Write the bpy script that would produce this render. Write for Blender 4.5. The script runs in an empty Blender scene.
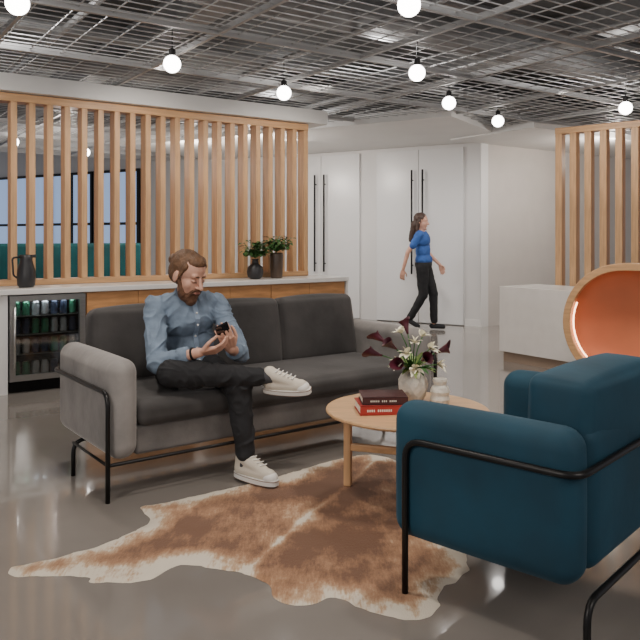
import bpy,bmesh,math,random
from mathutils import Vector as V, Matrix, noise
from mathutils.geometry import delaunay_2d_cdt
from mathutils.bvhtree import BVHTree
random.seed(7)
COL=bpy.context.scene.collection
pi=math.pi
# ---------------- materials ----------------
def M(name,col,rough=.5,metal=0,bump=0,bscale=60,var=0,vscale=4,stretch=(1,1,1),sheen=0,emit=0,trans=0,coat=0,col2=None,spec=None):
    m=bpy.data.materials.new(name); m.use_nodes=True
    nt=m.node_tree; N=nt.nodes; L=nt.links; b=N['Principled BSDF']
    b.inputs['Base Color'].default_value=(*col,1); b.inputs['Roughness'].default_value=rough
    b.inputs['Metallic'].default_value=metal
    if spec is not None: b.inputs['Specular IOR Level'].default_value=spec
    if sheen:
        b.inputs['Sheen Weight'].default_value=sheen; b.inputs['Sheen Roughness'].default_value=.4
        b.inputs['Sheen Tint'].default_value=(*[min(1,c*2+.15) for c in col],1)
    if trans: b.inputs['Transmission Weight'].default_value=trans
    if coat: b.inputs['Coat Weight'].default_value=coat
    if emit:
        b.inputs['Emission Color'].default_value=(*col,1); b.inputs['Emission Strength'].default_value=emit
    if var or bump:
        tc=N.new('ShaderNodeTexCoord'); mp=N.new('ShaderNodeMapping'); mp.inputs['Scale'].default_value=stretch
        L.new(tc.outputs['Object'],mp.inputs['Vector'])
    if var:
        n=N.new('ShaderNodeTexNoise'); n.inputs['Scale'].default_value=vscale; n.inputs['Detail'].default_value=6
        L.new(mp.outputs['Vector'],n.inputs['Vector'])
        r=N.new('ShaderNodeValToRGB')
        r.color_ramp.elements[0].position=.3; r.color_ramp.elements[1].position=.7
        c2=col2 if col2 else tuple(c*(1-var) for c in col)
        r.color_ramp.elements[0].color=(*c2,1); r.color_ramp.elements[1].color=(*(min(1,c*(1+var*.4)) for c in col),1)
        L.new(n.outputs['Fac'],r.inputs['Fac']); L.new(r.outputs['Color'],b.inputs['Base Color'])
    if bump:
        n2=N.new('ShaderNodeTexNoise'); n2.inputs['Scale'].default_value=bscale; n2.inputs['Detail'].default_value=4
        L.new(mp.outputs['Vector'],n2.inputs['Vector'])
        bp=N.new('ShaderNodeBump'); bp.inputs['Strength'].default_value=bump; bp.inputs['Distance'].default_value=.01
        L.new(n2.outputs['Fac'],bp.inputs['Height']); L.new(bp.outputs['Normal'],b.inputs['Normal'])
    return m
oakV=M('oak_vertical',(.64,.38,.19),.5,var=.28,vscale=3,stretch=(14,14,1))
oakH=M('oak_horizontal',(.60,.35,.17),.45,var=.25,vscale=3,stretch=(1,14,14))
oakT=M('oak_table',(.64,.39,.20),.35,var=.25,vscale=3,stretch=(1.5,16,4))
walnut=M('cabinet_wood',(.54,.27,.11),.4,var=.3,vscale=2.5,stretch=(2,10,12))
white=M('white_paint',(.74,.73,.71),.5,var=.04,vscale=2)
wallm=M('wall_paint',(.66,.65,.64),.45,var=.04,vscale=1)
doorm=M('door_paint',(.72,.72,.72),.25,var=.03,vscale=1)
stone=M('white_quartz',(.80,.78,.75),.25,var=.05,vscale=8)
steel=M('stainless_steel',(.55,.54,.52),.3,1,var=.1,vscale=4,stretch=(1,1,20))
black=M('black_metal',(.018,.017,.017),.38,.6,bump=.02)
darkc=M('slab_grey',(.13,.13,.13),.85,var=.5,vscale=2.5,bump=.2,bscale=10)
wirem=M('galvanised_wire',(.50,.50,.50),.5,.4,var=.1)
ductm=M('duct_metal',(.34,.34,.34),.55,.3,var=.3,vscale=6)
taupe=M('taupe_velvet',(.27,.25,.235),.8,sheen=.6,bump=.15,bscale=35,var=.35,vscale=5)
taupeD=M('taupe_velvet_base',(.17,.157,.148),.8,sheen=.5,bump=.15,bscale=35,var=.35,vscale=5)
char=M('charcoal_velvet',(.055,.050,.048),.8,sheen=.45,bump=.12,bscale=30,var=.45,vscale=4)
teal=M('teal_velvet',(.002,.050,.086),.75,sheen=.3,bump=.08,bscale=20,var=.35,vscale=3)
teal2=M('teal_fabric',(.006,.09,.10),.85,var=.3)
skin=M('skin',(.60,.33,.235),.5,var=.12,vscale=20,bump=.04,bscale=200)
hairm=M('brown_hair',(.16,.08,.038),.55,var=.5,vscale=30,bump=.6,bscale=120,stretch=(1,1,.4))
beardm=M('beard_hair',(.15,.068,.034),.75,var=.4,vscale=60,bump=.8,bscale=220)
shirtm=M('chambray',(.19,.25,.33),.85,var=.3,vscale=12,bump=.4,bscale=22)
pantm=M('black_denim',(.012,.012,.014),.85,var=.3,vscale=8,bump=.25,bscale=25)
canvas=M('cream_canvas',(.60,.54,.45),.8,bump=.2,bscale=300,var=.06)
rubber=M('white_rubber',(.72,.70,.66),.5,var=.05)
gumm=M('brown_stripe',(.22,.13,.08),.6,var=.05)
sock=M('dark_sock',(.05,.05,.055),.9,bump=.2)
lipm=M('lip',(.48,.2,.16),.5,var=.1)
phonem=M('phone_glass',(.01,.01,.012),.1,coat=1,var=.1)
bluem=M('blue_jersey',(.03,.10,.34),.8,var=.2,vscale=8,bump=.2,bscale=20)
darkhair=M('dark_brown_hair',(.06,.032,.022),.55,var=.4,vscale=30,bump=.5,bscale=80,stretch=(1,1,.3))
ceram=M('white_ceramic',(.70,.66,.58),.45,var=.2,vscale=45,bump=.4,bscale=90)
blackc=M('dark_ceramic',(.025,.025,.028),.4,var=.2)
bronze=M('brown_ceramic',(.10,.065,.045),.4,var=.3)
greenm=M('leaf_green',(.05,.15,.035),.5,var=.4,vscale=15)
greenl=M('pale_leaf',(.20,.29,.07),.5,var=.4,vscale=15)
purple=M('burgundy_petal',(.07,.007,.018),.45,var=.4,vscale=20)
cream=M('cream_petal',(.85,.80,.62),.5,var=.1,vscale=20)
redb=M('red_book_cloth',(.38,.030,.022),.6,var=.15,bump=.1,bscale=200)
dred=M('dark_book_cloth',(.055,.014,.014),.6,var=.15,bump=.1,bscale=200)
paper=M('paper',(.72,.68,.58),.8,var=.1,vscale=2,stretch=(1,1,120))
labelm=M('spine_print',(.75,.70,.6),.7,var=.05)
salmon=M('salmon_felt',(.58,.19,.09),.7,var=.1,vscale=3)
led=M('led_strip',(1,.55,.34),.5,emit=7)
globe=M('opal_glow',(1,.95,.90),.3,emit=16)
pane=M('window_glow',(.33,.46,.72),.2,emit=.75)
canm=[M('can_green',(.06,.22,.12),.3,.5,var=.2),M('can_silver',(.5,.5,.5),.3,.7,var=.2),M('can_dark',(.05,.06,.1),.3,.4,var=.2)]
coolin=M('cooler_lining',(.04,.04,.045),.5,var=.2)
glassm=bpy.data.materials.new('cooler_glass'); glassm.use_nodes=True
nt=glassm.node_tree; nt.nodes.clear(); o=nt.nodes.new('ShaderNodeOutputMaterial'); mx=nt.nodes.new('ShaderNodeMixShader'); mx.inputs[0].default_value=.15
t=nt.nodes.new('ShaderNodeBsdfTransparent'); t.inputs[0].default_value=(.8,.82,.82,1); g=nt.nodes.new('ShaderNodeBsdfGlossy'); g.inputs['Roughness'].default_value=.05
nt.links.new(t.outputs[0],mx.inputs[1]); nt.links.new(g.outputs[0],mx.inputs[2]); nt.links.new(mx.outputs[0],o.inputs[0])
floorm=M('polished_concrete',(.24,.215,.193),.12,var=.16,vscale=1.2,bump=.012,bscale=4,coat=.4)
# ---------------- mesh helpers ----------------
def ob(name,bm,mat,parent=None,smooth=False,loc=(0,0,0),rot=0,label=None,kind=None):
    me=bpy.data.meshes.new(name); bmesh.ops.recalc_face_normals(bm,faces=bm.faces); bm.to_mesh(me); bm.free()
    if smooth:
        for p in me.polygons: p.use_smooth=True
    for mm in (mat if isinstance(mat,(list,tuple)) else [mat]): me.materials.append(mm)
    o=bpy.data.objects.new(name,me); COL.objects.link(o); o.location=loc; o.rotation_euler=(0,0,rot)
    if parent: o.parent=parent
    if label: o['label']=label
    if kind: o['kind']=kind
    return o
def top(name,label,cat,loc=(0,0,0),rot=0,group=None):
    o=bpy.data.objects.new(name,None); COL.objects.link(o); o.location=loc; o.rotation_euler=(0,0,rot)
    o.empty_display_size=.1
    tag(o,label,cat,group); return o
def tag(o,label,cat,group=None):
    o['label']=label; o['category']=cat
    if group: o['group']=group
    return o
def nb(): return bmesh.new()
def box(bm,x0,x1,y0,y1,z0,z1,bev=0):
    r=bmesh.ops.create_cube(bm,size=1)
    vs=r['verts']
    for v in vs: v.co=V(((x0+x1)/2+v.co.x*(x1-x0),(y0+y1)/2+v.co.y*(y1-y0),(z0+z1)/2+v.co.z*(z1-z0)))
    if bev:
        es=list({e for v in vs for e in v.link_edges})
        bmesh.ops.bevel(bm,geom=es,offset=bev,segments=2,affect='EDGES',profile=.5)
    return bm
def cl(a,b,x): return max(a,min(b,x))
def rbox(bm,x0,x1,y0,y1,z0,z1,r=.05,puff=0,mat3=None,mid=8,fn=None):
    h=V(((x1-x0)/2,(y1-y0)/2,(z1-z0)/2)); c=V(((x0+x1)/2,(y0+y1)/2,(z0+z1)/2)); r=min(r,min(h)*.98)
    def ts(hh):
        i=(hh-r)/hh; e=[1-(1-i)*k/4 for k in range(4)]
        return [-a for a in e]+[-i+2*i*k/mid for k in range(mid+1)]+e[::-1]
    T=[ts(h[k]) for k in range(3)]; newv=[]
    for ax in range(3):
        a1,a2=(ax+1)%3,(ax+2)%3
        for s in (-1,1):
            g=[]
            for u in T[a1]:
                row=[]
                for w in T[a2]:
                    p=[0,0,0]; p[ax]=s; p[a1]=u; p[a2]=w
                    P=V((p[0]*h.x,p[1]*h.y,p[2]*h.z))
                    q=V([cl(-(h[k]-r),h[k]-r,P[k]) for k in range(3)])
                    d=P-q
                    if d.length>1e-9: P=q+d.normalized()*r
                    if puff:
                        P[ax]+=s*puff*(1-u*u)*(1-w*w)
                    P=c+P
                    if fn: P=fn(P)
                    if mat3: P=mat3@P
                    v=bm.verts.new(P); row.append(v); newv.append(v)
                g.append(row)
            for i in range(len(g)-1):
                for j in range(len(g[0])-1):
                    bm.faces.new((g[i][j],g[i+1][j],g[i+1][j+1],g[i][j+1]))
    bmesh.ops.remove_doubles(bm,verts=newv,dist=1e-5)
def lathe(bm,prof,c=(0,0,0),n=28,cap=True):
    rings=[]
    for r,z in prof:
        rings.append([bm.verts.new((c[0]+r*math.cos(2*pi*k/n),c[1]+r*math.sin(2*pi*k/n),c[2]+z)) for k in range(n)])
    for a,b in zip(rings,rings[1:]):
        for k in range(n): bm.faces.new((a[k],a[(k+1)%n],b[(k+1)%n],b[k]))
    if cap:
        bm.faces.new(rings[0][::-1]); bm.faces.new(rings[-1])
def fillet(pts,r,seg=6):
    pts=[V(p) for p in pts]; out=[pts[0]]
    for i in range(1,len(pts)-1):
        a,b,c=pts[i-1],pts[i],pts[i+1]; d1=(a-b); d2=(c-b); rr=min(r,d1.length*.49,d2.length*.49)
        s=b+d1.normalized()*rr; e=b+d2.normalized()*rr
        for k in range(seg+1):
            t=k/seg; out.append(s*(1-t)**2+b*2*t*(1-t)+e*t*t)
    out.append(pts[-1]); return out
def tube(bm,pts,r,n=10,closed=False,r2=None):
    pts=[V(p) for p in pts]; rings=[]; up=None; m=len(pts)
    for i,p in enumerate(pts):
        if closed: d=(pts[(i+1)%m]-pts[i-1]).normalized()
        else: d=(pts[min(i+1,m-1)]-pts[max(i-1,0)]).normalized()
        if up is None:
            up=d.orthogonal().normalized()
        up=(up-d*up.dot(d)); up=up.normalized() if up.length>1e-6 else d.orthogonal().normalized()
        s=d.cross(up); rr=r if r2 is None else r+(r2-r)*i/(m-1)
        rings.append([bm.verts.new(p+(up*math.cos(2*pi*k/n)+s*math.sin(2*pi*k/n))*rr) for k in range(n)])
    R=rings+([rings[0]] if closed else [])
    for a,b in zip(R,R[1:]):
        for k in range(n): bm.faces.new((a[k],a[(k+1)%n],b[(k+1)%n],b[k]))
    if not closed:
        bm.faces.new(rings[0][::-1]); bm.faces.new(rings[-1])
def capsule(bm,a,b,ra,rb,n=14,k=5):
    a=V(a);b=V(b);d=(b-a)
    if d.length<1e-6: d=V((0,0,1e-4))
    d.normalize(); u=d.orthogonal().normalized(); w=d.cross(u); rings=[]
    for c,r,s0,s1 in ((a,ra,-90,0),(b,rb,0,90)):
        for i in range(k+1):
            an=math.radians(s0+(s1-s0)*i/k)
            if abs(an)>math.radians(89): an=math.copysign(math.radians(86),an)
            rings.append([bm.verts.new(c+d*r*math.sin(an)+(u*math.cos(2*pi*j/n)+w*math.sin(2*pi*j/n))*r*math.cos(an)) for j in range(n)])
    for p,q in zip(rings,rings[1:]):
        for j in range(n): bm.faces.new((p[j],p[(j+1)%n],q[(j+1)%n],q[j]))
    bm.faces.new(rings[0][::-1]); bm.faces.new(rings[-1])
def ellip(bm,c,r,R=None,seg=24):
    m=Matrix.Diagonal((r[0],r[1],r[2],1))
    if R: m=R.to_4x4()@m
    bmesh.ops.create_uvsphere(bm,u_segments=seg,v_segments=seg//2+2,radius=1,matrix=Matrix.Translation(V(c))@m)
def blob(name,parts,voxel,mat,parent=None,base=(0,0,0),sm=2,disp=None,label=None):
    bm=nb(); base=V(base)
    for p in parts:
        if p[0]=='c': capsule(bm,V(p[1])-base,V(p[2])-base,p[3],p[4])
        else: ellip(bm,V(p[1])-base,p[2],p[3] if len(p)>3 else None)
    bmesh.ops.recalc_face_normals(bm,faces=bm.faces)
    me=bpy.data.meshes.new('tmp'); bm.to_mesh(me); bm.free()
    o=bpy.data.objects.new('tmp',me); COL.objects.link(o)
    md=o.modifiers.new('r','REMESH'); md.mode='VOXEL'; md.voxel_size=voxel
    dg=bpy.context.evaluated_depsgraph_get(); dg.update()
    me2=bpy.data.meshes.new_from_object(o.evaluated_get(dg))
    bpy.data.objects.remove(o)
    bm=nb(); bm.from_mesh(me2)
    for _ in range(sm): bmesh.ops.smooth_vert(bm,verts=bm.verts,factor=.5,use_axis_x=True,use_axis_y=True,use_axis_z=True)
    if disp:
        bm.normal_update()
        ds=[disp(v.co) for v in bm.verts]; ns=[v.normal.copy() for v in bm.verts]
        for v,d,n in zip(bm.verts,ds,ns): v.co+=n*d
    o=ob(name,bm,mat,parent,smooth=True,label=label)
    return o
def S(o): o['kind']='structure'; return o
A1=math.atan2(.5672,.8236); O1=V((-2.47,5.81,0)); U1=V((.8236,.5672,0)); N1=V((-.5672,.8236,0))
def w1(x,y,z): return O1+U1*x+N1*y+V((0,0,z))
# ---------------- shell ----------------
bm=nb(); box(bm,-9,9,-3,17.5,-.1,0); S(ob('floor',bm,floorm))
bm=nb(); box(bm,-9,9,-3,17.5,3.3,3.4); S(ob('ceiling',bm,darkc))
P2=V((-.19,11.75,0)); A2=math.atan2(-.515,.857)
bm=nb(); box(bm,-9,2.87,0,.2,0,3.3); S(ob('wall_back',bm,wallm,loc=P2,rot=A2))
P3=P2+V((.857,-.515,0))*2.87
bm=nb(); box(bm,0,8,0,.15,0,3.3); S(ob('wall_right',bm,M('warm_wall',(.58,.54,.50),.6,var=.04),loc=P3,rot=A1))
bm=nb(); box(bm,-.02,.12,-.02,.0,0,2.62)
S(ob('trim_1',bm,white,loc=P3,rot=A1))
n=0
for c0 in (.26,1.93):
    for sgn in (-1,1):
        n+=1
        x0,x1=(c0-.69,c0-.004) if sgn<0 else (c0+.004,c0+.69)
        bm=nb(); box(bm,x0,x1,-.035,-.002,.01,2.55,.004)
        d=S(ob('door_%d'%n,bm,doorm,loc=P2,rot=A2))
        hx=c0+sgn*.085
        bm=nb(); tube(bm,[(hx,-.09,.72),(hx,-.09,2.25)],.014)
        for z in (.85,2.1): tube(bm,[(hx,-.09,z),(hx,-.03,z)],.009,8)
        ob('handle',bm,black,d,smooth=True,label='long black tubular pull handle')
bm=nb(); box(bm,-9,-.5,-.015,0,0,.1); box(bm,2.63,2.87,-.015,0,0,.1); S(ob('baseboard_back',bm,white,loc=P2,rot=A2))
bm=nb(); box(bm,-1.9,3.3,-2.3,0,2.60,2.72); S(ob('trim_2',bm,white,loc=P2,rot=A2))
bm=nb(); box(bm,-.6,8,-1.4,.0,2.58,2.70); S(ob('trim_3',bm,white,loc=P3,rot=A1))
bm=nb(); box(bm,-2.2,3.35,.36,.8,2.495,2.64); S(ob('trim_4',bm,white,loc=O1,rot=A1))
bm=nb()
y=-6.0
while y<9.5:
    box(bm,-8,9,y-.0035,y+.0035,2.655,2.662); y+=.11
x=-8.0
while x<9.0:
    box(bm,x-.0035,x+.0035,-6,9.5,2.662,2.669); x+=.22
S(ob('ceiling.001',bm,wirem,loc=(0,4,0),rot=A1))
bm=nb()
for k in range(-6,8): box(bm,-8,9,k*1.22-.014,k*1.22+.014,2.64,2.69)
for k in range(-6,8): box(bm,k*1.22-.012,k*1.22+.012,-6,9.5,2.645,2.685)
S(ob('trim_5',bm,M('rail_metal',(.45,.45,.45),.5,.4,var=.1),loc=(0,4,0),rot=A1))
bm=nb()
for k,(yy,r,z) in enumerate([(-2.6,.05,2.95),(-1.2,.12,3.0),(.4,.04,2.9),(1.3,.16,3.02),(2.7,.05,2.92),(4.1,.1,3.0),(5.5,.05,2.95)]):
    tube(bm,[(-8,yy,z),(9,yy,z)],r,12)
for xx in (-4.2,-2.4,-.7,1.2,2.7,4.4): tube(bm,[(xx,-6,2.86),(xx,9,2.86)],.028,8)
for xx in (-3.2,0.2,3.4): box(bm,xx,xx+.25,-6,9,3.05,3.3)
S(ob('trim_6',bm,ductm,smooth=False,loc=(0,4,0),rot=A1))
for k in range(4):
    x0=-8.6+k*1.25
    bm=nb(); box(bm,x0,x0+1.15,-.04,-.01,.7,2.5); wdw=S(ob('window_%d'%(k+1),bm,pane,loc=P2,rot=A2))
    bm=nb()
    for a in (x0-.03,x0+.56,x0+1.13): box(bm,a,a+.05,-.08,-.02,.65,2.55)
    for z in (.65,1.5,2.5): box(bm,x0,x0+1.15,-.08,-.02,z,z+.05)
    ob('window_frame',bm,black,wdw)
# ---------------- slat screens ----------------
def screen(loc,rot,L,z0,z1,railb,sp,label,x0=0,sw=.052,sd=.13):
    s=top('slat_screen',label,'room divider',loc,rot)
    bm=nb(); box(bm,x0,L,0,sd+.01,z1-.07,z1,.004); ob('top_rail',bm,oakH,s)
    if railb:
        bm=nb(); box(bm,x0,L,0,sd+.01,z0,z0+.05,.004); ob('bottom_rail',bm,oakH,s)
    bm=nb(); box(bm,0,sw,.005,sd+.005,z0+(.05 if railb else 0),z1-.07,.003)
    first=ob('slat',bm,oakV,s); first.location=(x0+.002,0,0)
    x=x0+sp
    while x<L-sw-.03:
        c=first.copy(); COL.objects.link(c); c.parent=s; c.location=(x,0,0); x+=sp
    c=first.copy(); COL.objects.link(c); c.parent=s; c.location=(L-sw-.002,0,0)
    return s
screen(w1(0,.44,0),A1,3.15,.842,2.49,True,.150,'tall oak slat divider standing on a white counter',x0=-1.4)
screen((2.67,8.3,0),math.atan2(-.621,.784),2.6,0,2.5,False,.165,'floor-to-ceiling pale oak slat divider behind the white desk',sw=.075,sd=.12)
# ---------------- counter ----------------
bm=nb(); box(bm,-1.4,3.36,-.015,.62,.795,.84,.006); tag(ob('worktop',bm,stone,loc=O1,rot=A1),'long white quartz counter top carrying the slat screen','countertop')
bm=nb(); box(bm,-1.4,-.01,.02,.6,0,.793); tag(ob('base_cabinet',bm,white,loc=O1,rot=A1),'plain white counter base panel beside the drinks cooler','cabinet')
for k in range(3):
    x0=.615+k*.905
    c=top('base_cabinet','warm wood base cabinet under the white counter','cabinet',w1(x0,0,0),A1,'wood base cabinets under the counter')
    bm=nb(); box(bm,0,.9,.03,.6,.08,.793); box(bm,.0,.9,.08,.58,0,.08); ob('body',bm,walnut,c)
    for j in range(2):
        bm=nb(); box(bm,.002+j*.45,.448+j*.45,.012,.029,.09,.79,.001); ob('door',bm,walnut,c)
bm=nb(); box(bm,3.335,3.36,0,.61,0,.793); tag(ob('end_panel',bm,stone,loc=O1,rot=A1),'white quartz end panel of the counter','panel')
c=top('beverage_cooler','stainless under-counter drinks cooler with glass door','drinks fridge',O1,A1)
bm=nb(); box(bm,.0,.02,.05,.58,.1,.788); box(bm,.58,.6,.05,.58,.1,.788); box(bm,.02,.58,.56,.58,.1,.788); box(bm,.02,.58,.05,.56,.1,.12); box(bm,.02,.58,.05,.56,.768,.788)
ob('body',bm,coolin,c)
bm=nb()
for k in range(9): box(bm,.02,.58,.055,.06,.012+k*.009,.016+k*.009)
box(bm,.0,.6,.07,.5,0,.098); ob('vent_grille',bm,black,c)
bm=nb(); box(bm,.0,.045,.0,.045,.1,.785); box(bm,.555,.6,.0,.045,.1,.785); box(bm,.045,.555,.0,.045,.1,.145); box(bm,.045,.555,.0,.045,.74,.785)
d=ob('door',bm,steel,c,label='stainless framed glass door')
bm=nb(); box(bm,.045,.555,.02,.026,.145,.74); ob('glass_pane',bm,glassm,d)
bm=nb(); tube(bm,[(.03,-.045,.2),(.03,-.045,.7)],.009,10); tube(bm,[(.03,-.045,.25),(.03,.0,.25)],.006,8); tube(bm,[(.03,-.045,.65),(.03,.0,.65)],.006,8); ob('handle',bm,steel,d,smooth=True)
for z in (.3,.46,.61):
    bm=nb(); box(bm,.02,.58,.06,.55,z,z+.008); ob('shelf',bm,steel,c)
bm=nb(); box(bm,.06,.54,.06,.075,.755,.764); ob('added_fill_strip',bm,M('cooler_fill_glow',(.8,.9,1),.5,emit=30),c)  # glowing strip added to brighten the inside of the cooler
cn=[]
for mi,mm in enumerate(canm):
    bm=nb(); lathe(bm,[(.024,0),(.03,.006),(.03,.10),(.024,.115),(.024,.118)],n=14)
    me=bpy.data.meshes.new('can'); bm.to_mesh(me); bm.free(); me.materials.append(mm); cn.append(me)
for zi,z in enumerate((.121,.309,.469,.619)):
    for k in range(7):
        o=bpy.data.objects.new('drink_can',cn[(k//2+zi)%3]); COL.objects.link(o); o.location=w1(.075+k*.075,.12,z)
        tag(o,['green','silver','dark blue'][(k//2+zi)%3]+' drink can on the cooler shelf','can','drink cans in the cooler')
p=top('pitcher','dark charcoal ceramic pitcher on the white counter','pitcher',w1(.17,.2,.841),A1)
bm=nb(); lathe(bm,[(.055,0),(.07,.02),(.075,.08),(.070,.15),(.055,.20),(.048,.23),(.055,.27),(.048,.27),(.040,.2)]); ob('body',bm,blackc,p,smooth=True)
bm=nb(); tube(bm,fillet([(-.05,0,.25),(-.11,0,.25),(-.10,0,.10),(-.07,0,.08)],.04),.008); ob('handle',bm,blackc,p,smooth=True)
bm=nb(); box(bm,.045,.078,-.014,.014,.245,.272,.005); ob('spout',bm,blackc,p)
def leaf(bm,b,d,l,w,bend,n=6):
    b=V(b); d=V(d).normalized(); s=d.cross(V((0,0,1))); s=s.normalized() if s.length>.05 else V((1,0,0)); pr=None
    up=s.cross(d)
    for i in range(n+1):
        t=i/n; p=b+d*l*t-V((0,0,1))*bend*t*t*l; ww=w*math.sin(pi*min(.98,(t*.93+.05))**.8)*.5
        a=bm.verts.new(p+s*ww+up*ww*.25); c=bm.verts.new(p-up*0); e=bm.verts.new(p-s*ww+up*ww*.25)
        if pr: bm.faces.new((pr[0],a,c,pr[1])); bm.faces.new((pr[1],c,e,pr[2]))
        pr=(a,c,e)
for (lx,prof,mt,lab,hh) in ((2.36,[(.045,0),(.075,.02),(.085,.07),(.075,.12),(.035,.15),(.03,.19),(.04,.2),(.025,.2)],blackc,'squat black ceramic vase on the counter',.2),
                         (2.61,[(.05,0),(.06,.01),(.066,.12),(.07,.24),(.062,.26),(.05,.26)],bronze,'tall dark brown vase on the counter',.26)):
    bm=nb(); lathe(bm,prof); tag(ob('vase',bm,mt,loc=w1(lx,.22,.841),smooth=True),lab,'vase')
    pl=top('leafy_plant','bushy dark green cuttings standing in a vase','plant',w1(lx,.22,.841+hh-.06))
    bms=nb(); bml=nb()
    for k in range(34):
        a=random.uniform(0,2*pi); e=random.uniform(.35,1.4); r=random.uniform(.15,.30)
        d=V((math.cos(a)*math.cos(e),math.sin(a)*math.cos(e),math.sin(e)))
        tip=V((0,0,.07))+d*r*.65
        tube(bms,[(0,0,0),V((0,0,.07)),tip],.003,5)
        for j in range(4):
            a2=a+random.uniform(-1,1); e2=e*random.uniform(.3,1)
            leaf(bml,tip*(1-.2*j)+V((0,0,.015*j)),(math.cos(a2),math.sin(a2),math.tan(e2)*.5),random.uniform(.06,.10),.05,.4,4)
    ob('stem',bms,greenm,pl,smooth=True); ob('leaves',bml,greenm,pl,smooth=True)
s=top('lounge_bench','teal high-back lounge bench beyond the slat screen','bench',w1(-.6,3.2,0),A1)
bm=nb(); rbox(bm,0,3.2,0,.7,.1,.45,.05,mid=3); ob('seat',bm,teal2,s,smooth=True)
bm=nb(); rbox(bm,0,3.2,.55,.75,.1,1.18,.05,mid=3); ob('backrest',bm,teal2,s,smooth=True)
# ---------------- reception desk & pod ----------------
AD=math.atan2(-.824,.567)
d=top('reception_desk','white rectangular reception desk with recessed tan plinth','desk',(1.83,7.45,0),AD)
bm=nb(); box(bm,0,1.05,0,.6,.1,.76,.004); ob('body',bm,stone,d)
bm=nb(); box(bm,.03,1.02,.03,.57,0,.1); ob('plinth',bm,M('tan_plinth',(.32,.24,.18),.6,var=.1),d)
def stadium(L,H,r,n=24):
    pts=[]
    for cx,a0 in ((L-r,-90),(r,90)):
        for k in range(n+1):
            a=math.radians(a0+180*k/n); pts.append((cx+r*math.cos(a),H/2+(H/2)*math.sin(a)))
    return pts
pd=top('lit_alcove_desk','oak-rimmed rounded desk front with glowing salmon recess','desk front',(2.10,6.32,.02),math.atan2(-.6,.8))
Lp,Hp=2.4,1.02
def prings(bm,specs):
    R=[]
    for inset,y in specs:
        pts=stadium(Lp-2*inset,Hp-2*inset,.5-inset)
        R.append([bm.verts.new((inset+p[0],y,inset+p[1])) for p in pts])
    for a,b in zip(R,R[1:]):
        m=len(a)
        for k in range(m): bm.faces.new((a[k],a[(k+1)%m],b[(k+1)%m],b[k]))
    return R
bm=nb(); prings(bm,[(0,.26),(0,.005),(.004,0),(.056,0),(.060,.005),(.060,.2)]); ob('rim',bm,oakH,pd,smooth=False)
bm=nb(); R=prings(bm,[(.060,.06),(.072,.12),(.11,.17),(.17,.20),(.25,.215),(.36,.22)]); bm.faces.new(R[-1]); ob('recess_panel',bm,salmon,pd,smooth=True)
sp=stadium(Lp-.15,Hp-.15,.425); pts=[(.075+p[0],.055,.075+p[1]) for p in sp]
pts=pts[34:]+pts[:3]
bm=nb(); tube(bm,pts,.007,8); ob('light_strip',bm,led,pd,smooth=True)
bm=nb(); R=prings(bm,[(0,.262),(.02,.27)]); bm.faces.new(R[-1]); ob('back_panel',bm,white,pd)
# ---------------- sofas ----------------
def sofa(name,label,W,D,loc,rot,mc,ma,mbase,ncush,cat,backy,ly,fo,zr,tilt,cr,bz,bars,bt=.17):
    s=top(name,label,cat,loc,rot)
    bm=nb()
    tube(bm,fillet([(0,0,0),(0,0,zr),(0,D,zr),(W,D,zr),(W,0,zr),(W,0,0)],.07),.0115,12)
    ob('frame_rail',bm,black,s,smooth=True,label='black tubular steel rail wrapping arms and back')
    bm=nb()
    tube(bm,fillet([(.0,ly,0),(0,ly,.185),(W,ly,.185),(W,ly,0)],.07),.0115,12)
    if bars:
        tube(bm,[(0,0,.175),(W,0,.175)],.009,10)
        tube(bm,[(0.0,0,.175),(0.0,ly,.175)],.007,10); tube(bm,[(W,0,.175),(W,ly,.175)],.007,10)
    ob('leg_frame',bm,black,s,smooth=True)
    for x0 in (.014,W-.159):
        bm=nb(); rbox(bm,x0,x0+.145,fo,D-.02,.185,.665,.066,.004)
        ob('armrest',bm,ma,s,smooth=True)
    bm=nb(); rbox(bm,.15,W-.15,.03,D-.1,.19,.335,.02); ob('seat_base',bm,mbase,s,smooth=True)
    bm=nb(); rbox(bm,.155,W-.155,D-.17,D-.018,.19,.665,.06,.003); ob('back_frame',bm,ma if ma!=taupe else char,s,smooth=True)
    bm=nb(); rbox(bm,.158,W-.158,fo,backy+.06,.33,.455,.045,.012,mid=16); ob('seat_cushion',bm,mc,s,smooth=True)
    cw=(W-.32)/ncush
    for k in range(ncush):
        bm=nb()
        R=Matrix.Translation((.16+cw*(k+.5),backy,.43))@Matrix.Rotation(math.radians(tilt),4,'X')
        rbox(bm,-cw/2+.002,cw/2-.002,0,bt,0,bz,cr,.018,R); ob('back_cushion',bm,mc,s,smooth=True)
    return s
AS=math.atan2(.597,.802)
SU=V((math.cos(AS),math.sin(AS),0)); SV=V((-math.sin(AS),math.cos(AS),0))
sofa('sofa','charcoal velvet three-seat sofa with taupe arms and black steel frame',2.18,.84,(-1.0,3.44,0),AS,char,taupe,taupeD,3,'sofa',.58,.50,-.01,.515,-9,.045,.435,True)
W=.98; ad=math.radians(-42)
ex=V((math.cos(ad+pi/2),math.sin(ad+pi/2),0))
ax0=V((.298,2.556,0))+ex*W
sofa('armchair','teal blue velvet armchair with black tubular frame',W,.62,ax0,ad-pi/2,teal,teal,teal,1,'armchair',.36,.645,-.08,.545,-2,.04,.37,False,bt=.22)
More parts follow.
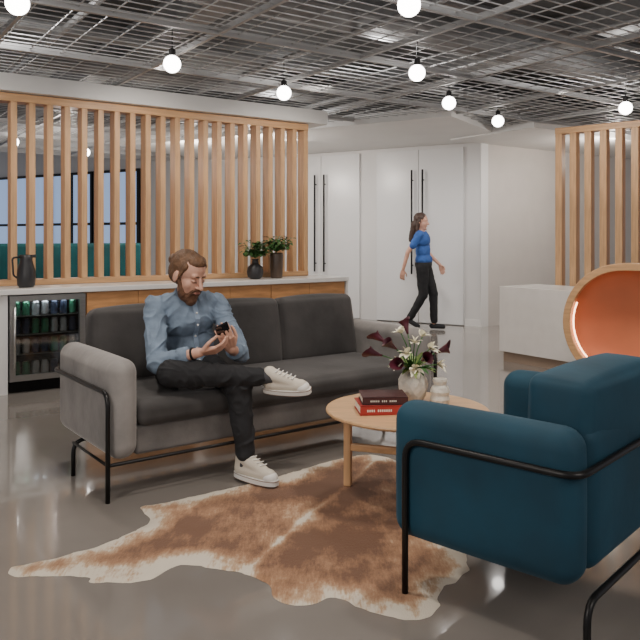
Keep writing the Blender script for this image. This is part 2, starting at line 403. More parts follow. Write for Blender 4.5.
# ---------------- coffee table ----------------
TC=V((.424,3.56,0))
t=top('coffee_table','round light oak coffee table with three legs','coffee table',TC)
bm=nb(); lathe(bm,[(.36,.395),(.39,.405),(.396,.413),(.394,.42),(.388,.423)],n=64); ob('table_top',bm,oakT,t)
for k in range(3):
    a=math.radians(162+120*k); R=Matrix.Rotation(a,4,'Z')
    bm=nb(); box(bm,.28,.318,-.019,.019,0.012,.395,.007); bmesh.ops.transform(bm,matrix=R,verts=bm.verts); ob('leg',bm,oakV,t)
    bm=nb(); box(bm,.0,.285,-.013,.013,.19,.225,.004); bmesh.ops.transform(bm,matrix=R,verts=bm.verts); ob('stretcher',bm,oakH,t)
    bm=nb(); box(bm,.02,.285,-.013,.013,.36,.396,.004); bmesh.ops.transform(bm,matrix=R,verts=bm.verts); ob('apron',bm,oakH,t)
TZ=.4235
def book(loc,rot,w,d,h,mt,lab,marks):
    b=top('book',lab,'book',loc,rot,'books stacked on the coffee table')
    bm=nb(); box(bm,-w/2,w/2,-d/2,-d/2+.005,0,h,.001); box(bm,-w/2,w/2,-d/2,d/2,0,.004); box(bm,-w/2,w/2,-d/2,d/2,h-.004,h); ob('cover',bm,mt,b)
    bm=nb(); box(bm,-w/2+.004,w/2-.004,-d/2+.005,d/2-.004,.004,h-.004); ob('pages',bm,paper,b)
    bm=nb()
    for x0,x1,z0,z1 in marks: box(bm,x0,x1,-d/2-.0008,-d/2,z0,z1)
    ob('spine_lettering',bm,labelm,b)
mk=[(-.09+.010*k,-.084+.010*k,.016,.027) for k in range(12) if k not in (4,)]
mk2=[(-.07+.009*k,-.065+.009*k,.014,.022) for k in range(14) if k not in (5,9)]
book((.300,3.50,TZ),.10,.245,.19,.044,redb,'thick red hardback lying flat under another book',mk)
book((.302,3.505,TZ+.0445),.05,.215,.175,.036,dred,'dark maroon hardback lying on top of a red book',mk2)
vb=V((.47,3.69,TZ))
bm=nb(); n=13; prof=[(.042,0),(.055,.02),(.066,.042),(.074,.066),(.076,.09),(.072,.113),(.060,.136),(.048,.153),(.042,.17)]
rings=[]
for i,(r,z) in enumerate(prof):
    rings.append([bm.verts.new((r*(1.03 if (k+i)%2 else .97)*math.cos(2*pi*(k+.5*i)/n),r*(1.03 if (k+i)%2 else .97)*math.sin(2*pi*(k+.5*i)/n),z)) for k in range(n)])
for a,b in zip(rings,rings[1:]):
    for k in range(n):
        bm.faces.new((a[k],a[(k+1)%n],b[k])); bm.faces.new((a[(k+1)%n],b[(k+1)%n],b[k]))
bm.faces.new(rings[0][::-1]); lathe(bm,[(.034,.17),(.03,.12)],n=16,cap=True)
tag(ob('flower_vase',bm,ceram,loc=vb),'white faceted ceramic vase full of flowers','vase')
bm=nb(); prof=[(.03,0),(.044,.012),(.05,.03),(.044,.05),(.05,.068),(.042,.088),(.030,.1),(.036,.118),(.034,.13),(.026,.13)]
lathe(bm,prof,n=20); tag(ob('bud_vase',bm,ceram,loc=(.595,3.62,TZ)),'small white ribbed ceramic vase beside the flower vase','vase')
def bloomC(bm,b,d,l=.070,r=.022):
    b=V(b); d=V(d).normalized(); u=d.orthogonal().normalized(); w=d.cross(u); R=[]; n=12
    for i in range(7):
        t=i/6; ring=[]
        for k in range(n):
            a=2*pi*k/n; f=1+ (.45*max(0,math.cos(a)))*t*t
            rr=.005+r*t**1.4*(1+.25*(t>.95))
            ring.append(bm.verts.new(b+d*l*t*f+(u*math.cos(a)+w*math.sin(a))*rr))
        R.append(ring)
    for a,c in zip(R,R[1:]):
        for k in range(n): bm.faces.new((a[k],a[(k+1)%n],c[(k+1)%n],c[k]))
    bm.faces.new(R[0][::-1])
m0=vb+V((0,0,.165))
spec=[(-.15,.05,.06,0),(-.09,-.06,.11,0),(-.13,.03,.13,0),(.03,-.10,.06,0),(-.02,.05,.17,0),(-.06,-.10,.04,0),(.11,.0,.08,0),
      (.0,-.06,.14,1),(.05,.02,.16,1),(-.06,.0,.18,1),(.12,-.04,.03,1),(.00,-.10,.02,1),(.08,-.05,.11,1),(-.08,-.08,.05,1),(-.04,-.07,.09,1)]
for dx,dy,dz,kind in spec:
    f=top('white_lily' if kind else 'calla_lily','creamy white lily bloom in the flower vase' if kind else 'dark burgundy calla lily in the flower vase','flower',m0,0,'white lilies' if kind else 'burgundy calla lilies')
    tip=V((dx,dy,dz)); bm=nb(); pts=[(0,0,-.08),(dx*.12,dy*.12,0),(dx*.45,dy*.45,dz*.6),tuple(tip)]
    tube(bm,fillet(pts,.03,4),.003,6); ob('stem',bm,greenm,f,smooth=True)
    bm=nb(); dr=(tip-V((dx*.45,dy*.45,dz*.6))).normalized()+V((dx,dy,0))*2
    if kind:
        for k in range(6):
            u=dr.orthogonal().normalized(); w=dr.normalized().cross(u); a=2*pi*k/6
            leaf(bm,tip,dr.normalized()+ (u*math.cos(a)+w*math.sin(a))*.9,.055,.034,.25)
        ob('petals',bm,cream,f,smooth=True)
    else:
        bloomC(bm,tip,dr); ob('bloom',bm,purple,f,smooth=True)
lf=top('vase_foliage','green leaves and fronds arranged in the flower vase','foliage',m0)
for nm,mt,cnt in (('dark_leaves',greenm,7),('pale_leaves',greenl,20)):
    bm=nb()
    for k in range(cnt):
        a=random.uniform(0,2*pi); e=random.uniform(.25,1.2)
        leaf(bm,(0.02*math.cos(a),.02*math.sin(a),.0),(math.cos(a),math.sin(a),math.tan(e)),random.uniform(.10,.18),.034,.4)
    ob('leaves',bm,mt,lf,smooth=True)
# ---------------- cowhide ----------------
out=[(-1.174,2.765),(-1.08,2.816),(-.972,2.897),(-.858,3.012),(-.748,3.213),(-.833,3.38),(-.731,3.443),(-.562,3.564),(-.356,3.709),(-.134,3.90),(.084,4.11),(.30,4.205),(.446,4.07),(.527,3.85),(.573,3.483),(.565,3.125),(.575,2.834),(.522,2.684),(.426,2.592),(.399,2.466),(.310,2.383),(.167,2.44),(.052,2.535),(-.051,2.473),(-.155,2.521),(-.187,2.63),(-.318,2.732),(-.534,2.782),(-.621,2.668),(-.815,2.645),(-.853,2.684),(-.962,2.70),(-1.125,2.692)]
pts=[]; m=len(out)
for i in range(m):
    p0,p1,p2,p3=[V((*out[(i+k-1)%m],0)) for k in range(4)]
    for k in range(8):
        t=k/8; p=.5*((2*p1)+(p2-p0)*t+(2*p0-5*p1+4*p2-p3)*t*t+(-p0+3*p1-3*p2+p3)*t**3)
        q=p*18; p+=V((noise.noise(q),noise.noise(q+V((9,3,1))),0))*.014
        pts.append(p)
nP=len(pts); vs=[V((p.x,p.y)) for p in pts]; es=[(i,(i+1)%nP) for i in range(nP)]
def inside(x,y):
    c=False
    for i in range(nP):
        a,b=pts[i],pts[(i+1)%nP]
        if (a.y>y)!=(b.y>y) and x<(b.x-a.x)*(y-a.y)/(b.y-a.y)+a.x: c=not c
    return c
def dist(x,y): return min((p.x-x)**2+(p.y-y)**2 for p in pts)**.5
y=2.35
while y<4.25:
    x=-1.2
    while x<.65:
        xx=x+random.uniform(-.006,.006); yy=y+random.uniform(-.006,.006)
        if inside(xx,yy) and dist(xx,yy)>.014: vs.append(V((xx,yy)))
        x+=.024
    y+=.024
r=delaunay_2d_cdt(vs,es,[],1,1e-6)
me=bpy.data.meshes.new('cowhide_rug'); vv=[]; dd=[]
for p in r[0]:
    ds=dist(p.x,p.y); k=cl(0,1,ds/.03); vv.append((p.x,p.y,.001+.007*k*(2-k)+.0015*noise.noise(V((p.x*9,p.y*9,0)))*k)); dd.append(ds)
me.from_pydata(vv,[],r[2]); me.update()
at=me.attributes.new('edge_dist','FLOAT','POINT'); at2=me.attributes.new('spine_dist','FLOAT','POINT')
sa=V((.33,4.15)); sb=V((-.30,2.70)); sd=(sb-sa).normalized(); sn=V((-sd.y,sd.x))
for i,p in enumerate(vv):
    at.data[i].value=dd[i]; at2.data[i].value=(V((p[0],p[1]))-sa).dot(sn)+.03*noise.noise(V((p[0]*3,p[1]*3,5)))
for p in me.polygons: p.use_smooth=True
hm=bpy.data.materials.new('cowhide_fur'); hm.use_nodes=True; N=hm.node_tree.nodes; L=hm.node_tree.links; b=N['Principled BSDF']; b.inputs['Roughness'].default_value=.75; b.inputs['Sheen Weight'].default_value=.15
a=N.new('ShaderNodeAttribute'); a.attribute_name='edge_dist'; a2=N.new('ShaderNodeAttribute'); a2.attribute_name='spine_dist'
tc=N.new('ShaderNodeTexCoord')
def nz(sc,det=6,strh=(1,1,1),rotz=0,rough=.6):
    mp=N.new('ShaderNodeMapping'); mp.inputs['Scale'].default_value=strh; mp.inputs['Rotation'].default_value=(0,0,rotz); L.new(tc.outputs['Object'],mp.inputs[0])
    n=N.new('ShaderNodeTexNoise'); n.inputs['Scale'].default_value=sc; n.inputs['Detail'].default_value=det; n.inputs['Roughness'].default_value=rough; L.new(mp.outputs[0],n.inputs['Vector']); return n.outputs['Fac']
def mth(op,x,y):
    n=N.new('ShaderNodeMath'); n.operation=op
    for i,q in enumerate((x,y)):
        if q is None: continue
        if isinstance(q,(int,float)): n.inputs[i].default_value=q
        else: L.new(q,n.inputs[i])
    return n.outputs[0]
n1=nz(2.6,9); n2=nz(45,6,(2.6,.5,1),-.4); n3=nz(9,8,(1.8,.6,1),-.4,.7)
f=mth('ADD',mth('MULTIPLY',mth('MINIMUM',a.outputs['Fac'],.16),5.6),mth('MULTIPLY',mth('SUBTRACT',n1,.50),3.0))
f=mth('ADD',f,mth('MULTIPLY',mth('SUBTRACT',n3,.5),1.3))
f=mth('ADD',f,mth('MULTIPLY',mth('SUBTRACT',n2,.5),.7))
ab=mth('ABSOLUTE',a2.outputs['Fac'],None)
spx=mth('SUBTRACT',1.0,mth('MULTIPLY',ab,34.0)); spc=N.new('ShaderNodeClamp'); L.new(spx,spc.inputs[0])
f=mth('SUBTRACT',f,mth('MULTIPLY',spc.outputs[0],mth('MULTIPLY',n3,.9)))
bd=N.new('ShaderNodeClamp'); L.new(mth('SUBTRACT',1.0,mth('MULTIPLY',mth('ABSOLUTE',mth('SUBTRACT',ab,.10),None),8.0)),bd.inputs[0])
f=mth('ADD',f,mth('MULTIPLY',bd.outputs[0],.25))
rp=N.new('ShaderNodeValToRGB'); e=rp.color_ramp.elements; e[0].position=.15; e[0].color=(.66,.58,.47,1); e[1].position=1.0; e[1].color=(.15,.065,.028,1)
q=e.new(.33); q.color=(.50,.34,.21,1); q=e.new(.55); q.color=(.36,.19,.095,1); q=e.new(.8); q.color=(.25,.12,.055,1)
L.new(mth('MULTIPLY',f,.92),rp.inputs[0]); L.new(rp.outputs[0],b.inputs['Base Color'])
bp=N.new('ShaderNodeBump'); bp.inputs['Strength'].default_value=.5; bp.inputs['Distance'].default_value=.006; L.new(nz(120,3,(2,.5,1),-.4),bp.inputs['Height']); L.new(bp.outputs[0],b.inputs['Normal'])
me.materials.append(hm); rug=bpy.data.objects.new('cowhide_rug',me); COL.objects.link(rug); tag(rug,'brown and cream cowhide rug lying on the polished floor','rug')
# ---------------- bulbs ----------------
bulbs=[(-1.088,5.37),(-.318,6.44),(.752,5.66),(1.223,6.92),(1.948,7.99),(3.01,7.19),(.489,4.01),(-1.65,3.98),(-3.5,10.9),(-4.08,9.73),(-.385,10.05)]
bm=nb(); bmesh.ops.create_uvsphere(bm,u_segments=24,v_segments=14,radius=.064); mg=bpy.data.meshes.new('globe'); bm.to_mesh(mg); bm.free(); mg.materials.append(globe)
for p in mg.polygons: p.use_smooth=True
bm=nb(); lathe(bm,[(.02,.058),(.026,.063),(.026,.105),(.012,.115)],n=14); ms=bpy.data.meshes.new('socket'); bm.to_mesh(ms); bm.free(); ms.materials.append(black)
bm=nb(); tube(bm,[(0,0,.105),(0,0,.32)],.004,6); mc=bpy.data.meshes.new('cord'); bm.to_mesh(mc); bm.free(); mc.materials.append(black)
for x,y in bulbs:
    l=top('pendant_bulb','round glowing globe bulb hanging from black socket','light bulb',(x,y,2.53),0,'globe bulbs under the wire ceiling')
    for nm,mm in (('globe',mg),('socket',ms),('cord',mc)):
        o=bpy.data.objects.new(nm,mm); COL.objects.link(o); o.parent=l
# ---------------- people ----------------
def frame(F,UP=V((0,0,1))):
    F=V(F).normalized(); r=F.cross(UP).normalized(); u=r.cross(F); R=Matrix((r,F,u)).transposed(); return r,F,u,R
def head(parts,c,F,s,tilt=0):
    r,F,u,R=frame(F); c=V(c)
    P=lambda x,y,z:c+(r*x+F*y+u*z)*s
    E=lambda x,y,z,a,b,d:('e',P(x,y,z),(a*s,b*s,d*s),R)
    parts+= [E(0,-.012,.035,.076,.096,.082),E(0,.026,-.03,.061,.063,.082),E(0,.034,-.088,.045,.048,.030),
      ('c',P(0,.084,.015),P(0,.111,-.026),.009*s,.012*s),E(-.012,.097,-.03,.008,.01,.007),E(.012,.097,-.03,.008,.01,.007),
      ('c',P(-.036,.073,.026),P(.036,.073,.026),.012*s,.012*s),
      ('c',P(-.018,.086,-.058),P(.018,.086,-.058),.008*s,.008*s),
      E(-.036,.052,-.028,.024,.024,.030),E(.036,.052,-.028,.024,.024,.030),E(0,.066,-.035,.03,.022,.035),
      E(-.080,-.006,-.008,.009,.018,.030),E(.080,-.006,-.008,.009,.018,.030),E(0,.078,-.1,.018,.014,.014)]
    return P,E,R,(r,F,u)
def hand(parts,wr,F,N,right,curl,s=1):
    F=V(F).normalized(); N=V(N); N=(N-F*N.dot(F)).normalized(); T=F.cross(N) if right else N.cross(F)
    wr=V(wr)
    for off,ln in ((.032,.92),(.011,1.0),(-.011,.95),(-.031,.76)):
        off*=s; k=wr+F*.082*s+T*off
        parts.append(('c',wr+F*.015*s+T*off*.55,k,.014*s,.0115*s)); p=k; an=0
        for l,rr in ((.043,.0088),(.028,.0082),(.022,.0075)):
            an+=curl; d=(F*math.cos(an)+N*math.sin(an)+T*off*1.5).normalized(); q=p+d*l*ln*s; parts.append(('c',p,q,rr*s,(rr-.0006)*s)); p=q
    b=wr+F*.025*s+T*.024*s; q=b+(T*.65+F*.6+N*.45).normalized()*.045*s; w=q+(F*.8+N*.5+T*.1).normalized()*.032*s; w2=w+(F*.8+N*.6-T*.1).normalized()*.024*s
    parts += [('c',b,q,.014*s,.0105*s),('c',q,w,.010*s,.009*s),('c',w,w2,.009*s,.008*s)]
    return F,N,T
def fold(sc,amp,seed,st=(1,1,1)):
    return lambda co: amp*(noise.noise(V((co.x*sc*st[0]+seed,co.y*sc*st[1],co.z*sc*st[2])))+.5*noise.noise(V((co.x*sc*2.3+seed,co.y*sc*2.3,co.z*sc*2.3*st[2]))))
def crease(sc,amp,seed):
    # sharp cloth creases: ridged, domain-warped noise
    def f(co):
        w=noise.noise(co*5+V((seed,0,0)))*.5
        q=V((co.x*sc+w*3+seed,co.y*sc-w*2,co.z*sc*1.5+w*4))
        a=1-abs(noise.noise(q))*3.2
        return amp*(max(0,a)**1.5)*(.4+abs(noise.noise(co*7+V((1,seed,2))))*1.8)-amp*.2
    return f
def shoe(parent,base,pos,F,up,s=1.0):
    F=V(F).normalized(); up=V(up); up=(up-F*up.dot(F)).normalized(); y=up.cross(F)
    m=Matrix((F,y,up)).transposed().to_4x4(); m.translation=V(pos)-V(base)
    o=blob('shoe',[('c',(-.022*s,0,.045*s),(-.012*s,0,.105*s),.036*s,.037*s),('c',(0,0,.095*s),(.12*s,0,.05*s),.036*s,.030*s),('c',(0,0,.045*s),(.15*s,0,.038*s),.037*s,.035*s)],.005,canvas,parent,label='cream canvas lace-up sneaker')
    o.matrix_local=m
    prof=[]
    for k in range(25):
        uu=(1-math.cos(pi*k/24))/2; prof.append((-.066+.265*uu,(4*uu*(1-uu))**.36*(.036+.011*uu)))
    def slab(z0,z1,g):
        bm=nb(); lp=[(x*s*g,w*s*g) for x,w in prof]+[(x*s*g,-w*s*g) for x,w in prof[-2:0:-1]]
        a=[bm.verts.new((x,w,z0*s)) for x,w in lp]; b2=[bm.verts.new((x,w,z1*s)) for x,w in lp]
        for k in range(len(lp)): bm.faces.new((a[k],a[(k+1)%len(lp)],b2[(k+1)%len(lp)],b2[k]))
        bm.faces.new(a[::-1]); bm.faces.new(b2); return bm
    ob('sole',slab(.003,.028,1),rubber,o,label='thick white rubber sole')
    ob('outsole',slab(0,.003,.97),gumm,o); ob('stripe',slab(.022,.0245,1.01),gumm,o)
    bm=nb(); ellip(bm,(.155*s,0,.034*s),(.038*s,.037*s,.030*s)); ob('toe_cap',bm,rubber,o,smooth=True)
    bm=nb()
    for k in range(5):
        t=k/4; x=(.03+.085*t)*s; z=(.125-.036*t)*s
        capsule(bm,(x,-.02*s,z-.004),(x+.004,.02*s,z-.004),.0032,.0032,8,2)
    ob('laces',bm,rubber,o,smooth=True)
    return o
B=V((-.745,4.10,0))
U=SU; Fw=-SV; Z=V((0,0,1)); RT=Matrix((U,SV,Z)).transposed()
pel=V((-.745,4.15,.54)); wa=V((-.748,4.15,.68)); ch=V((-.745,4.09,.825)); nk=V((-.735,4.05,.925)); hc=V((-.718,3.985,1.050))
rs=V((-.895,3.975,.875)); ls=V((-.592,4.185,.875)); re=V((-.850,3.79,.60)); rw=V((-.618,3.730,.665)); le=V((-.442,4.04,.61)); lw=V((-.468,3.84,.665))
rh=V((-.825,4.06,.525)); lh=V((-.665,4.18,.525)); rk=V((-.755,3.71,.560)); ra=V((-.280,3.785,.530)); lk=V((-.42,3.79,.465)); la=V((-.385,3.755,.11))
parts=[('e',pel,(.15,.11,.10),RT),('e',wa,(.13,.095,.12),RT),('e',ch,(.15,.10,.13),RT),('c',nk-V((0,0,.03)),hc-V((.01,-.02,.06)),.055,.055),
 ('c',rs,re,.045,.036),('c',re,rw,.038,.026),('c',ls,le,.045,.036),('c',le,lw,.038,.026),('c',rs,nk,.045,.045),('c',ls,nk,.045,.045),
 ('c',rh,rk,.08,.055),('c',rk,ra,.052,.035),('c',lh,lk,.08,.055),('c',lk,la,.052,.035)]
P,E,R,(hr,hF,hu)=head(parts,hc,(.78,-.58,-.42),1.07)
RF,RN,RTm=hand(parts,rw,(.90,.12,.12),(-.1,.45,.85),True,.38,1.0)
LF,LN,LT=hand(parts,lw,(-.12,-.52,.55),(-.45,.60,.50),False,.42,1.0)
man=blob('person',parts,.0035,skin,None,B,sm=1); man.location=B
tag(man,'seated bearded person in denim shirt, legs crossed, looking at a phone','person')
blob('hair',[E(0,-.028,.042,.081,.094,.081),E(0,-.05,.0,.074,.07,.075),E(0,-.128,.028,.030,.028,.032),E(0,.030,.086,.054,.045,.034),('c',P(-.066,.03,.06),P(-.074,.012,.0),.014,.009),('c',P(.066,.03,.06),P(.074,.012,.0),.014,.009)],.0045,hairm,man,B,sm=2,disp=fold(45,.003,3),label='brown hair tied back in a small bun')
blob('beard',[E(0,.036,-.094,.052,.056,.040),('c',P(-.067,.012,-.02),P(-.048,.045,-.085),.011,.018),('c',P(.067,.012,-.02),P(.048,.045,-.085),.011,.018),('c',P(-.026,.088,-.05),P(0,.099,-.044),.007,.008),('c',P(.026,.088,-.05),P(0,.099,-.044),.007,.008),('c',P(-.028,.086,-.05),P(-.03,.07,-.085),.008,.012),('c',P(.028,.086,-.05),P(.03,.07,-.085),.008,.012),E(0,.066,-.108,.034,.03,.034)],.004,beardm,man,B,sm=1,disp=fold(70,.002,9),label='full reddish-brown beard')
bm=nb(); capsule(bm,P(-.014,.096,-.060)-B,P(.014,.096,-.060)-B,.005,.005,8,3); ob('mouth',bm,lipm,man,smooth=True)
for sx in (-1,1):
    bm=nb(); ellip(bm,P(sx*.030,.074,.002)-B,(.015,.0125,.010),R,16); ob('eyelid',bm,skin,man,smooth=True)
    bm=nb(); capsule(bm,P(sx*.018,.087,-.004)-B,P(sx*.040,.081,-.005)-B,.0022,.002,6,2); ob('eyelashes',bm,hairm,man,smooth=True)
    bm=nb(); capsule(bm,P(sx*.014,.087,.026)-B,P(sx*.045,.077,.026)-B,.0045,.003,8,2); ob('eyebrow',bm,hairm,man,smooth=True)
def lerp(a,b,t): return a+(b-a)*t
sh=[('e',pel+V((0,0,.02)),(.168,.135,.10),RT),('e',wa,(.158,.128,.14),RT),('e',ch,(.175,.125,.14),RT),('c',rs,lerp(rs,re,.97),.062,.054),('c',re,lerp(re,rw,.62),.053,.043),
    ('c',ls,lerp(ls,le,.97),.062,.054),('c',le,lerp(le,lw,.55),.053,.043),('c',rs+V((0,0,.0)),nk-V((0,0,.01)),.058,.055),('c',ls,nk-V((0,0,.01)),.058,.055),('e',lerp(rs,ls,.5)-V((0,0,.03)),(.17,.1,.09),RT)]
f1=crease(9,.010,2); f2=fold(9,.008,4)
shirt=blob('shirt',sh,.005,shirtm,man,B,sm=4,disp=lambda co:f1(co)+f2(co),label='light blue chambray shirt with rolled sleeves')
bv=BVHTree.FromPolygons([v.co for v in shirt.data.vertices],[tuple(p.vertices) for p in shirt.data.polygons])
bm=nb(); bmb=nb(); prev=None
for k in range(22):
    z=.56+k*.0165; c=lerp(pel,nk,(z-.54)/.395)-B; c.z=z
    h=bv.ray_cast(c+Fw*.5,-Fw)
    if h[0]:
        p=h[0]+Fw*.003; a=bm.verts.new(p+U*.014); d2=bm.verts.new(p-U*.014)
        if prev: bm.faces.new((prev[0],a,d2,prev[1]))
        prev=(a,d2)
        if k%4==1: ellip(bmb,p+Fw*.003,(.006,.003,.006),RT,10)
ob('placket',bm,M('chambray_light',(.24,.31,.41),.85,var=.1),shirt); ob('button',bmb,rubber,shirt,smooth=True)
bm=nb(); ax=(hc-nk).normalized()
f1v=(Fw-ax*Fw.dot(ax)).normalized(); s1=ax.cross(f1v); rg=[]
for k in range(25):
    a=math.radians(25+310*k/24); d=(f1v*math.cos(a)+s1*math.sin(a)); cc=nk+ax*.018-B
    rg.append((bm.verts.new(cc+d*.064+ax*.028),bm.verts.new(cc+d*(.086)-ax*(.012+.022*max(0,math.cos(a))**2)),bm.verts.new(cc+d*.066-ax*.015)))
for a,b3 in zip(rg,rg[1:]):
    bm.faces.new((a[0],b3[0],b3[1],a[1])); bm.faces.new((a[0],b3[0],b3[2],a[2]))
ob('collar',bm,shirtm,shirt,smooth=True)
for e0,w0,t in ((re,rw,.62),(le,lw,.55)):
    bm=nb(); c=lerp(e0,w0,t)-B; d=(w0-e0).normalized(); tube(bm,[c-d*.018,c+d*.035],.048,20,r2=.045); ob('cuff',bm,shirtm,shirt,smooth=True)
tr=[('e',pel-V((0,0,.025)),(.17,.13,.085),RT),('c',rh,rk,.096,.074),('c',rk,lerp(rk,ra,.45),.073,.062),('c',lerp(rk,ra,.45),lerp(rk,ra,.91),.062,.049),('c',lh,lk,.092,.070),('c',lk,lerp(lk,la,.4),.068,.060),('c',lerp(lk,la,.4),la+V((0,0,.035)),.060,.050)]
g1=crease(12,.007,7); g2=fold(10,.004,5)
blob('trousers',tr,.0055,pantm,man,B,sm=4,disp=lambda co:g1(co)+g2(co),label='slim black trousers')
blob('sock',[('c',lerp(rk,ra,.9),ra+(ra-rk).normalized()*.03,.038,.036)],.005,sock,man,B); blob('sock',[('c',la+V((0,0,.03)),la-V((0,0,.03)),.038,.036)],.005,sock,man,B)
shoe(man,B,(-.385,3.755,.014),(.80,-.60,0),(0,0,1),1.08)
sF=V((.90,-.36,.04)).normalized(); sU=V((-.06,-.28,.95)); sU=(sU-sF*sU.dot(sF)).normalized()
shoe(man,B,ra+(ra-rk).normalized()*.035-sU*.085,sF,sU,1.02)
bm=nb(); c=lerp(re,rw,.86)-B; d=(rw-re).normalized(); u=d.orthogonal().normalized(); w=d.cross(u)
tube(bm,[c+(u*math.cos(2*pi*k/20)+w*math.sin(2*pi*k/20))*.030 for k in range(20)],.006,8,closed=True); ob('wristwatch',bm,black,man,smooth=True,label='black wristwatch')
pc=lw+LF*.085+LN*.021
bm=nb(); box(bm,-.036,.036,-.0045,.0045,-.072,.072,.003)
m4=Matrix((LT,LF.cross(LT),LF)).transposed().to_4x4(); m4.translation=pc+LF*.025
ph=ob('smartphone',bm,phonem); ph.matrix_world=m4; tag(ph,'black smartphone held in both hands','phone')
# ---- walking woman
B2=V((1.42,10.0,0)); F=V((.93,-.36,0)).normalized(); Lt=V((-F.y,F.x,0)); R2=Matrix((Lt,F,Z)).transposed()
def w(f,l,z): return B2+F*f+Lt*l+V((0,0,z))
hc2=w(-.03,0,1.475)
a1=[('e',w(0,0,.90),(.15,.105,.11),R2),('e',w(-.01,0,1.06),(.115,.08,.13),R2),('e',w(-.02,0,1.22),(.14,.095,.13),R2),('c',w(-.03,0,1.30),w(-.025,0,1.42),.045,.045),
 ('c',w(-.03,.155,1.29),w(.02,.19,1.04),.04,.032),('c',w(.02,.19,1.04),w(.19,.17,.88),.032,.022),
 ('c',w(-.03,-.155,1.29),w(-.17,-.20,1.06),.04,.032),('c',w(-.17,-.20,1.06),w(-.24,-.19,.82),.032,.022),
 ('c',w(0,.075,.86),w(.12,.07,.48),.08,.052),('c',w(.12,.07,.48),w(.13,.06,.09),.048,.032),
 ('c',w(0,-.075,.86),w(.01,-.07,.47),.08,.052),('c',w(.01,-.07,.47),w(-.18,-.07,.14),.048,.032)]
P,E,R,_=head(a1,hc2,(F.x,F.y-.15,-.12),.96)
hand(a1,w(.19,.17,.88),(F*.35-Z*.9),-Lt,False,.3,.9); hand(a1,w(-.24,-.19,.82),(-F*.15-Z),Lt,True,.3,.9)
wom=blob('person',a1,.006,skin,None,B2,sm=1); wom.location=B2
tag(wom,'walking person in blue top and black trousers with long dark hair','person')
blob('hair',[E(0,-.025,.045,.085,.10,.085),E(0,-.07,-.05,.085,.055,.10),('c',P(0,-.085,-.05),P(0,-.12,-.27),.065,.045),('c',P(-.07,-.01,.02),P(-.07,-.03,-.22),.022,.022),('c',P(.07,-.01,.02),P(.07,-.03,-.22),.022,.022)],.007,darkhair,wom,B2,disp=fold(30,.006,4),label='long dark brown hair')
blob('top',[('e',w(0,0,.95),(.16,.115,.10),R2),('e',w(-.01,0,1.07),(.132,.10,.13),R2),('e',w(-.02,0,1.22),(.155,.11,.13),R2),('c',w(-.03,.155,1.29),w(.0,.18,1.14),.056,.05),('c',w(-.03,-.155,1.29),w(-.11,-.185,1.15),.056,.05),('c',w(-.03,.14,1.30),w(-.03,-.14,1.30),.055,.055)],.008,bluem,wom,B2,disp=fold(14,.01,1),label='bright blue short-sleeved top')
blob('trousers',[('e',w(0,0,.89),(.158,.115,.10),R2),('c',w(0,.075,.86),w(.12,.07,.48),.092,.065),('c',w(.12,.07,.48),w(.13,.06,.12),.062,.05),('c',w(0,-.075,.86),w(.01,-.07,.47),.092,.065),('c',w(.01,-.07,.47),w(-.17,-.07,.165),.062,.05)],.008,pantm,wom,B2,disp=fold(14,.006,1))
for pp,ff in ((w(.13,.06,.005),F),(w(-.175,-.07,.075),(F-Z*.55))):
    ff=V(ff).normalized(); s=blob('shoe',[('c',pp+V((0,0,.04))-ff*.03,pp+V((0,0,.035))+ff*.13,.036,.03)],.007,pantm,wom,B2)
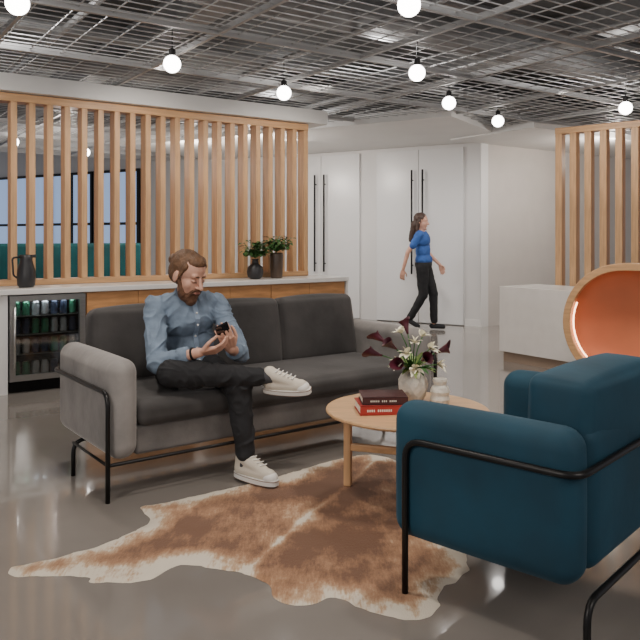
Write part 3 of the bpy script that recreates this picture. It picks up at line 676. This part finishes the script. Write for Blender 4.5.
# ---------------- lights ----------------
def area(loc,target,size,e,col=(1,.93,.86)):
    l=bpy.data.lights.new('area','AREA'); l.energy=e; l.size=size; l.color=col; o=bpy.data.objects.new('light',l); COL.objects.link(o); o.location=loc
    o.rotation_euler=(V(target)-V(loc)).to_track_quat('-Z','Y').to_euler()
def pt(loc,e,col=(1,.91,.82),r=.06):
    l=bpy.data.lights.new('pt','POINT'); l.energy=e; l.color=col; l.shadow_soft_size=r; o=bpy.data.objects.new('light',l); COL.objects.link(o); o.location=loc
def spot(loc,target,e,ang=100,col=(1,.92,.83)):
    l=bpy.data.lights.new('spot','SPOT'); l.energy=e; l.spot_size=math.radians(ang); l.spot_blend=.8; l.color=col; l.shadow_soft_size=.12; o=bpy.data.objects.new('light',l); COL.objects.link(o); o.location=loc
    o.rotation_euler=(V(target)-V(loc)).to_track_quat('-Z','Y').to_euler()
area((-2.2,.2,2.5),(-.3,4.2,.4),1.8,85)  # unseen soft key lights added high beside the camera
area((2.5,.4,2.5),(.3,3.8,.4),1.6,50)
for x,y in ((-.6,2.9),(.9,3.2),(-1.6,4.6),(.6,5.0),(2.2,5.2)): spot((x,y,2.62),(x,y+.1,0),90)  # added downward spots over the seating, no fixtures modelled
for x,y in ((-2.5,4.9),(-1.2,5.9),(0.1,6.7)): spot((x,y,2.6),(x-.5,y+.9,1.5),50,120)  # spots added to brighten the counter's slat screen
for x,y in ((1.2,8.6),(-.3,9.4),(2.6,8.9)): spot((x,y,2.56),(x+.2,y+1.2,.6),85,130,(1,.96,.92))
for x,y in ((-3.2,9.2),(-1.8,10.2),(-.9,9.6)): pt((x,y,2.3),45)
pt((3.9,9.6,2.3),60); spot((1.4,5.9,2.6),(2.1,7.0,.4),90,80); spot((2.3,7.0,2.6),(3.2,8.0,1.4),60,110)  # unseen lamps added to brighten the desk and right slat screen
for x,y in ((-2,5),(0.5,6),(2.8,6.5),(-.5,8.5),(-4,8),(1.0,3.8)): pt((x,y,2.80),11,(1,.97,.94),.1)  # point lights added above the wire grid to brighten the ceiling
wd=bpy.data.worlds.new('world'); bpy.context.scene.world=wd; wd.use_nodes=True
wd.node_tree.nodes['Background'].inputs[0].default_value=(.9,.91,1,1); wd.node_tree.nodes['Background'].inputs[1].default_value=.40
cam=bpy.data.cameras.new('camera'); co=bpy.data.objects.new('camera',cam); COL.objects.link(co); co.location=(0,0,1.25); co.rotation_euler=(pi/2,0,0)
cam.sensor_width=36; cam.lens=41.06; cam.shift_y=-.128; cam.clip_start=.05
bpy.context.scene.camera=co
